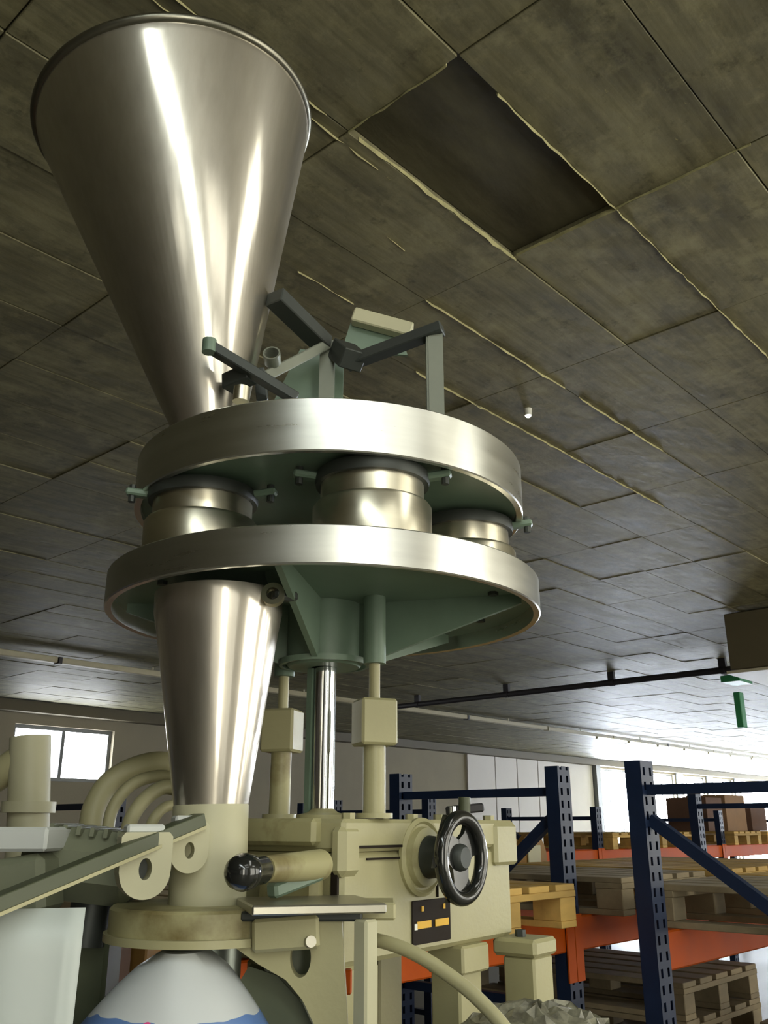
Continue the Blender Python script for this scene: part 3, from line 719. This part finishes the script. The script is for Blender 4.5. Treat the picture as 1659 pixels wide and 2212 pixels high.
# ================================================================== left assembly in front of the funnel
# guide bar with bright lower edge and two bearing lugs
g = empty('film_guide', P(210, 1870, 1.2)); tag(g, 'slanting steel guide bar with two cream bearing lugs left of the funnel', 'guide bar')
ga, gb_ = P(-60, 1972, 1.10), P(432, 1770, 1.34)
MB().bar(ga, gb_, .026, .017, up=(0, 0, 1), bev=.001).build('bar', 'green_dark', g)
MB().bar(ga - Vector((0, 0, .0105)), gb_ - Vector((0, 0, .0105)), .03, .0042).build('bright_edge', 'cream', g)
for x, y, Y, s in ((310, 1884, 1.275, 1.0), (406, 1842, 1.335, .8)):
    Rr = .033 * s; ctr = P(x, y, Y)
    T = Matrix.Translation(ctr) @ M_CAM.to_3x3().to_4x4() @ Matrix.Rotation(R(26), 4, 'Z') @ Matrix.Rotation(R(90), 4, 'X')
    n = 48; out = []; up_ = Rr * 1.5
    for k in range(n):
        a = 2 * PI * k / n; dx_, dy_ = math.cos(a), math.sin(a)
        if dy_ <= 0: out.append((Rr * dx_, Rr * dy_))
        else:
            t_ = min(Rr * 1.02 / max(abs(dx_), 1e-6), up_ / dy_); out.append((t_ * dx_, t_ * dy_))
    hole = [(.0085 * s * math.cos(2 * PI * k / n), .004 * s + .0135 * s * math.sin(2 * PI * k / n)) for k in range(n)]
    lug = MB().holed(out, hole, -.022 * s, .010 * s, T).build('bearing_lug', 'cream_plastic', g)
    MB().cyl(T @ Vector((0, .004, -.032)), T @ Vector((0, .004, -.018)), .02 * s, n=20).build('bore', 'dark_steel', lug)
    MB().box((-.002, Rr * 1.62, -.008), (.05 * s, .012, .03), T, .003).build('strap', 'light_grey', lug)
# grey green motor behind the bar
mo = empty('drive_motor', P(210, 1960, 1.45)); tag(mo, 'grey green drive motor behind the slanting guide bar', 'motor')
T = Matrix.Translation(P(215, 1868, 1.46)) @ M_CAM.to_3x3().to_4x4() @ Matrix.Rotation(R(6), 4, 'Y')
MB().box((0, 0, 0), (.17, .16, .1), T, .03).build('casing', 'motor', mo)
for k in range(7): MB().box((-.06 + k * .02, 0, .047), (.006, .14, .012), T).build('fin', 'motor', mo)
MB().cyl(T @ Vector((-.085, 0, 0)), T @ Vector((-.11, 0, 0)), .04, .03, n=28).build('end_shield', 'motor', mo)
MB().cyl(T @ Vector((0, 0, -.05)), T @ Vector((0, 0, -.11)), .03, n=20).build('mount', 'dark_steel', mo)
MB().box((0, 0, 0), (.07, .08, .5), Matrix.Translation(P(205, 1990, 1.5) - Vector((0, 0, .25))) @ M_CAM.to_3x3().to_4x4(), .006).build('stand', 'green_dark', mo)
# light grey sheet tray at the left edge
ta = P(-60, 1812, 1.36); tb = P(128, 1812, 1.36)
t = tag(empty('sheet_tray', P(30, 1830, 1.36)), 'light grey folded sheet metal tray at the left edge', 'tray')
MB().bar(ta, tb, .10, .032, bev=.004).build('tray_body', 'light_grey', t)
MB().bar(ta - Vector((0, 0, .075)), tb - Vector((0, 0, .056)), .09, .08, bev=.01).build('tray_support', 'motor', t)
# hoses arching behind
def hose(name, pts, r, label, m='hose'):
    return tag(MB().tube(pts, r, 16).build(name, m), label, 'hose', 'hoses arching behind the funnel')
hose('hose', [P(195, 1805, 1.75), P(205, 1745, 1.76), P(240, 1690, 1.78), P(300, 1657, 1.8), P(360, 1650, 1.82), P(420, 1680, 1.85), P(450, 1760, 1.87)], .0225, 'thick outermost cream hose arching up left of the funnel')
hose('hose', [P(232, 1805, 1.68), P(242, 1750, 1.69), P(275, 1703, 1.7), P(320, 1680, 1.72), P(370, 1680, 1.74), P(420, 1720, 1.75)], .011, 'thin cream hose running just inside the thickest hose')
hose('hose', [P(272, 1805, 1.6), P(288, 1760, 1.6), P(320, 1720, 1.62), P(360, 1700, 1.64), P(400, 1720, 1.66), P(420, 1780, 1.66)], .0125, 'middle cream hose arching nearer the funnel')
hose('hose', [P(318, 1800, 1.5), P(335, 1765, 1.5), P(360, 1742, 1.52), P(390, 1745, 1.54), P(405, 1790, 1.55)], .0085, 'smallest innermost cream hose beside the funnel tube')
# pale vertical duct at the left
dt = empty('pale_duct', P(62, 1790, 1.98)); tag(dt, 'pale vertical duct pipe in front of the small window', 'duct')
MB().cyl(P(60, 1830, 1.98), P(66, 1592, 1.98), .042, n=32).build('pipe', 'cream_plastic', dt)
MB().tube([P(-70, 1720, 2.0), P(0, 1672, 1.99), P(58, 1630, 1.98)], .032, 20).build('branch', 'hose', dt)
MB().lathe([(.042, -.01), (.054, -.01), (.054, .012), (.042, .012), (.042, -.01)], 32, Matrix.Translation(P(62, 1745, 1.98))).build('collar', 'cream_plastic', dt)
MB().cyl(P(60, 1825, 1.98) * 1, Vector((P(60, 1825, 1.98).x, P(60, 1825, 1.98).y, 0)), .042, n=24).build('lower_pipe', 'cream_plastic', dt)
# packaging film over the forming shoulder
MT['film'] = film_material('printed_white_film', 1.288, hexc(200, 205, 206), [(P(318, 2172, 1.235), .012, hexc(70, 140, 190)), (P(306, 2206, 1.22), .018, hexc(224, 70, 140))])
MT['film2'] = film_material('printed_film_web', 1.27, hexc(182, 190, 186), [(P(150, 2130, 1.14), .008, hexc(150, 160, 200))])
MT['pink'] = mat('pink_print', hexc(226, 84, 150), .5, var=.04)
MT['print_blue'] = mat('blue_print', hexc(70, 120, 185), .5, var=.1)
fc = P(402, 2200, 1.30)
vs = []; fs = []; nr, na = 14, 64
for i in range(nr + 1):
    t_ = i / nr
    z = 1.345 - .26 * t_
    for k in range(na):
        a = 2 * PI * k / na
        sx = .03 + .205 * (t_ ** .74); sy = .05 + .10 * (t_ ** .8)
        cxx = -.265 - .02 * t_
        ripple = 1 + .012 * math.sin(5 * a + 3 * t_) * t_
        vs.append(C(cxx + sx * math.cos(a) * ripple, 1.33 + sy * math.sin(a) * ripple - .03 * t_, z))
for i in range(nr):
    for k in range(na):
        fs.append((i * na + k, i * na + (k + 1) % na, (i + 1) * na + (k + 1) % na, (i + 1) * na + k))
fs.append(tuple(range(na))[::-1])
hood = MB().add(vs, fs, None, True).build('packaging_film', 'film')
tag(hood, 'white printed packaging film drawn over the forming shoulder below the ring', 'packaging film')
wb = MB()
T = Matrix.Translation(P(60, 2100, 1.14)) @ M_CAM.to_3x3().to_4x4()
vs = []; fs = []; n1, n2 = 14, 10
for i in range(n1 + 1):
    for k in range(n2 + 1):
        x_ = -.25 + .299 * i / n1; z_ = -.45 + (.535 - .02 * (i > 8)) * k / n2
        vs.append((x_, .012 * math.sin(x_ * 26) + .02 * (k / n2), z_))
for i in range(n1):
    for k in range(n2):
        b_ = i * (n2 + 1) + k; fs.append((b_, b_ + n2 + 1, b_ + n2 + 2, b_ + 1))
wb.add(vs, fs, T, True)
web = wb.build('film_web', 'film2'); so = web.modifiers.new('thickness', 'SOLIDIFY'); so.thickness = .0015
tag(web, 'white printed film web hanging down at the lower left edge', 'packaging film')

# bright red and yellow goods far behind below the ring
for (x0, x1, y0, y1, Y, m, nm, lab) in ((180, 215, 2010, 2160, 1.85, 'card_dark', 'carton', 'dark carton standing behind the film web'), (222, 300, 2045, 2150, 2.06, 'plywood', 'carton', 'ochre carton seen between film and forming tube')):
    a = P(x0, y1, Y); b = P(x1, y0, Y)
    t = empty(nm, (a.x, a.y, 0)); wdt = (Vector((b.x, b.y)) - Vector((a.x, a.y))).length
    T = Matrix.Translation(((a.x + b.x) / 2, (a.y + b.y) / 2, 0)) @ M_CAM.to_3x3().to_4x4()
    MB().box((0, .1, b.z / 2), (wdt + .03, .18, b.z), T, .004).build('body', m, t)
    MB().box((0, .1, b.z + .002), (wdt + .03, .05, .004), T).build('tape', 'plate_yellow', t)
    tag(t, lab, 'carton')

# cream air hose running down to the right
tag(MB().tube([P(790, 2028, 1.36), P(835, 2036, 1.34), P(900, 2062, 1.32), P(975, 2110, 1.3), P(1040, 2165, 1.28), P(1100, 2235, 1.26), P(1150, 2330, 1.26)], .009, 16).build('air_hose', 'hose'),
    'cream air hose curving down in front of the gearbox legs', 'hose')
# crumpled grey film heap at the bottom right
rb = random.Random(5)
vs = []; fs = []; na, nr = 26, 12
hc = P(1165, 2250, 1.5)
for i in range(nr + 1):
    for k in range(na):
        a = 2 * PI * k / na; r_ = .125 * math.sin(i / nr * PI / 2) * (1 + rb.uniform(-.1, .1)); z = .055 * math.cos(i / nr * PI / 2) + rb.uniform(-.008, .008)
        vs.append((hc.x + r_ * math.cos(a), hc.y + r_ * math.sin(a), hc.z + z - .008))
for i in range(nr):
    for k in range(na): fs.append((i * na + k, i * na + (k + 1) % na, (i + 1) * na + (k + 1) % na, (i + 1) * na + k))
bl = MB().add(vs, fs).build('crumpled_film', 'bubble')
tag(bl, 'crumpled grey plastic film lying on a stand by the support post', 'plastic film')
st = empty('low_stand', (hc.x, hc.y, 0)); tag(st, 'grey stand carrying crumpled film beside the support post', 'stand')
MB().box((hc.x, hc.y, hc.z - .035), (.26, .26, .03), None, .004).build('top', 'green_dark', st)
for sx in (-1, 1):
    for sy in (-1, 1): MB().box((hc.x + sx * .11, hc.y + sy * .11, (hc.z - .05) / 2), (.03, .03, hc.z - .05)).build('leg', 'green_dark', st)

# ================================================================== pallet racks
BEAM_Z = 1.16; BEAM_H = .125; UW, UD = .095, .06
def upright_mesh(h):
    """C channel, perforated front face towards -y, open at the back"""
    mb = MB(); xs = [-UW / 2, -.032, -.016, .016, .032, UW / 2]; th_ = .0025
    z = 0.0; rows = []
    while z < h - 1e-6:
        rows.append((z, min(z + .022, h), True)); z = min(z + .022, h)
        if z < h - 1e-6: rows.append((z, min(z + .028, h), False)); z = min(z + .028, h)
    # solid strips run full height, the holed columns are made of bridges
    for i in (0, 2, 4): mb.box(((xs[i] + xs[i + 1]) / 2, -UD / 2, h / 2), (xs[i + 1] - xs[i], th_, h))
    for i in (1, 3):
        for z0, z1, solid in rows:
            if solid: mb.box(((xs[i] + xs[i + 1]) / 2, -UD / 2, (z0 + z1) / 2), (xs[i + 1] - xs[i], th_, z1 - z0))
    for s in (-1, 1):
        mb.box((s * (UW / 2 - th_ / 2), 0, h / 2), (th_, UD, h)); mb.box((s * (UW / 2 - .012), UD / 2, h / 2), (.024, th_, h))
    return mb.build('upright', 'blue')
def rack(name, xs, y0, y1, h, label, levels=(BEAM_Z,), front=True, back=True, bays=True, diag=1):
    t = empty(name, ((xs[0] + xs[-1]) / 2, (y0 + y1) / 2, 0)); tag(t, label, 'rack')
    um = upright_mesh(h); first = True
    for x in xs:
        for y, rz in ((y0, 0.), (y1, 0.)):
            if first: link(um, Vector((x, y, 0)), t); um.parent = t; first = False
            else: inst('upright', um, Vector((x, y, 0)), t, rz)
        zs = [h - .1, h - .1 - .8, .25]
        for z in zs: MB().bar((x, y0 + UD / 2, z), (x, y1 - UD / 2, z), .035, .035).build('brace', 'blue', t)
        MB().bar((x, y0 + UD / 2, zs[0] - .1), (x, y1 - UD / 2, zs[1] + .05), .035, .04).build('diagonal_brace', 'blue', t) if diag < 0 else MB().bar((x, y1 - UD / 2, zs[0] - .1), (x, y0 + UD / 2, zs[1] + .05), .035, .04).build('diagonal_brace', 'blue', t)
    if bays:
        for a, b in zip(xs[:-1], xs[1:]):
            for z in levels:
                for y in ([y0] if front else []) + ([y1] if back else []):
                    bm_ = MB().box(((a + b) / 2, y, z - BEAM_H / 2), (b - a - UW, .05, BEAM_H), None, .006).build('beam', 'orange', t)
                    for s, e in ((a, 1), (b, -1)):
                        MB().box((s + e * .03, y - .034 * (1 if y == y0 else -1), z - .11), (.055, .006, .24)).build('end_connector', 'orange', bm_)
    return t
ma = P(1228, 1900, 3.9); mb_ = P(1432, 1900, 3.4)
RAy = ma.y; RAx = ma.x - UW / 2 + .06
HA = P(1222, 1655, 3.9).z
rackA = rack('pallet_rack', [RAx - 2.75, RAx, 6.66, 9.41], RAy + UD / 2, RAy + .90, HA, 'blue and orange pallet rack just behind the handwheel', (BEAM_Z,), diag=-1)
RBx = mb_.x - UW / 2; RBy = mb_.y
HB = P(1404, 1645, 3.4).z
rackB = rack('pallet_rack', [RBx, RBx + 2.75, RBx + 5.5], RBy - .95, RBy + UD / 2 , HB, 'nearest blue pallet rack with perforated upright at the right', (BEAM_Z,), diag=1)
MT['purple'] = mat('dark_purple_steel', hexc(58, 40, 62), .5, var=.08)
ug = P(1382, 1735, 4.8); um_ = upright_mesh(ug.z); um_.name = 'intermediate_post'; link(um_, Vector((ug.x, ug.y, 0)), rackA)
um_.data.materials[0] = MT['purple']
# further rows towards the windows
rd = P(1098, 1850, 9.5); HD = P(1098, 1746, 9.5).z
rack('pallet_rack', [rd.x - 2.75, rd.x, rd.x + 2.75, rd.x + 5.5, rd.x + 8.25], rd.y - 1.0, rd.y, HD, 'distant pallet rack with cartons before the white wall', (1.3,), diag=1)
re_ = P(245, 1780, 5.2); HE = P(245, 1700, 5.2).z
rack('pallet_rack', [re_.x, re_.x + 2.7], re_.y, re_.y + 1.0, HE, 'blue pallet rack glimpsed through the hoses on the left', (1.1,), diag=1)

# ================================================================== pallets
def pallet_proto(m):
    mesh = {}
    mesh['deck_board'] = MB().box((0, 0, .011), (1.2, .125, .022), None, .002)
    mesh['stringer_board'] = MB().box((0, 0, .011), (.125, .8, .022), None, .002)
    mesh['block'] = MB().box((0, 0, .039), (.12, .10, .078), None, .003)
    mesh['bottom_board'] = MB().box((0, 0, .011), (1.2, .1, .022), None, .002)
    return mesh
PM = {}
def pallet(loc, rz, label, m='wood', group='wooden pallets on the racks'):
    t = empty('pallet', loc); tag(t, label, 'pallet', group)
    def put(name, x, y, z):
        key = (name, m); c, s = math.cos(rz), math.sin(rz)
        o = Vector(loc) + Vector((x * c - y * s, x * s + y * c, z))
        if key not in PM:
            ob = pallet_proto(m)[name].build(name, m, t); PM[key] = ob; link(ob, o, t); ob.rotation_euler.z = rz
        else: inst(name, PM[key], o, t, rz)
    for y in (-.35, 0, .35): put('bottom_board', 0, y, 0)
    for x in (-.54, 0, .54):
        for y in (-.35, 0, .35): put('block', x, y, .022)
        put('stringer_board', x, 0, .1)
    for y in (-.336, -.168, 0, .168, .336): put('deck_board', 0, y, .122)
    return t
def pl(px, py, Y, rz, label, m='wood', z=None, dx=.4, dy=.6):
    """corner of the pallet nearest to the aisle stands behind pixel px at distance Y"""
    q = P(px, py, Y)
    return q
# row A, left bay: pallet face towards -y, its right end just left of the upright
q = P(1246, 1990, 3.55)
pallet((q.x - .4, q.y + .6, BEAM_Z), R(90), 'yellow wooden pallet on the rack beside the handwheel', 'wood')
pallet((q.x - 1.28, q.y + .6, BEAM_Z), R(90), 'wooden pallet on the rack mostly hidden behind the gearbox', 'wood_grey')
xr = RAx + .12
pallet((ug.x - .47, q.y + .66, BEAM_Z), R(90), 'weathered wooden pallet between the two tall blue uprights', 'wood_grey')
pallet((ug.x + .48, q.y + .66, BEAM_Z), R(90), 'yellow wooden pallet second along in the further rack bay', 'wood')
pallet((ug.x + 1.36, q.y + .66, BEAM_Z), R(90), 'wooden pallet at the far end of the further rack bay', 'wood')
yb = RBy - .46
pallet((RBx + .55, yb, BEAM_Z), R(90), 'lower wooden pallet on the nearest rack right of its perforated upright', 'wood_grey')
pallet((RBx + 1.43, yb, BEAM_Z), R(90), 'wooden pallet second along on the nearest rack', 'wood')
# stacks of pallets on the floor under the racks
for k in range(6):
    pallet((RAx + 1.0, RAy + .45, k * .146), R(90), 'pallet number %s from the floor in the stack under the further rack' % ('one two three four five six'.split()[k]), 'wood_grey', 'stacked pallets under the racks')
for k in range(5):
    pallet((RBx + 1.15, RBy - .46, k * .146), R(90), 'pallet number %s from the floor in the stack under the nearest rack' % ('one two three four five'.split()[k]), 'wood_grey', 'stacked pallets under the racks')
# distant pallets and cartons on the far rack
for i, x in enumerate((.5, 1.5, 3.3, 4.3)):
    pallet((rd.x + x, rd.y - .5, 1.3), R(90), ['leftmost', 'second', 'third', 'last'][i] + ' pallet along the distant rack before the windows', 'wood')
def carton(loc, d, m, label):
    t = empty('carton', loc); tag(t, label, 'carton', 'cartons on the distant rack')
    MB().box((loc[0], loc[1], loc[2] + d[2] / 2), d, None, .004).build('body', m, t)
    MB().box((loc[0], loc[1], loc[2] + d[2] + .0015), (d[0] + .002, .05, .003)).build('tape', 'card', t)
carton((rd.x + 3.15, rd.y - .55, 1.445), (.45, .5, .38), 'card_dark', 'dark brown carton on the distant rack before the windows')
carton((rd.x + 3.78, rd.y - .55, 1.445), (.6, .5, .42), 'card', 'light brown carton on the distant rack before the windows')
carton((rd.x + 4.5, rd.y - .55, 1.445), (.5, .5, .3), 'card_dark', 'smaller carton at the right of the distant rack')

# arched plywood drum behind the gearbox
q = P(1148, 1880, 6.4)
t = empty('cable_drum', q); tag(t, 'arched plywood drum standing beyond the handwheel', 'drum')
def arch(wd, ht, n=20):
    return [(-wd, 0), (wd, 0)] + [(wd * math.cos(PI * k / n), ht - wd + wd * math.sin(PI * k / n)) for k in range(n + 1)]
T = Matrix.Translation(q) @ Matrix.Rotation(R(90), 4, 'X')
hgt = P(1148, 1800, 6.4).z - q.z
MB().prism(arch(.165, hgt), -.02, .02, T).build('front_flange', 'plywood', t)
MB().prism(arch(.165, hgt), -.30, -.26, T).build('rear_flange', 'plywood', t)
MB().prism(arch(.11, hgt * .72), -.26, .0, T).build('core', 'cream_plastic', t)
MB().box((q.x, q.y - .028, q.z + hgt * .38), (.15, .012, hgt * .6), None, .004).build('face_panel', 'cream_plastic', t)
tb_ = empty('drum_stand', (q.x, q.y, 0)); tag(tb_, 'plain wooden stand under the plywood drum', 'stand')
MB().box((q.x, q.y + .14, q.z - .02), (.5, .5, .04), None, .004).build('top', 'wood_grey', tb_)
for sx in (-1, 1):
    for sy in (-1, 1): MB().box((q.x + sx * .2, q.y + .14 + sy * .2, (q.z - .04) / 2), (.06, .06, q.z - .04)).build('leg', 'wood_grey', tb_)
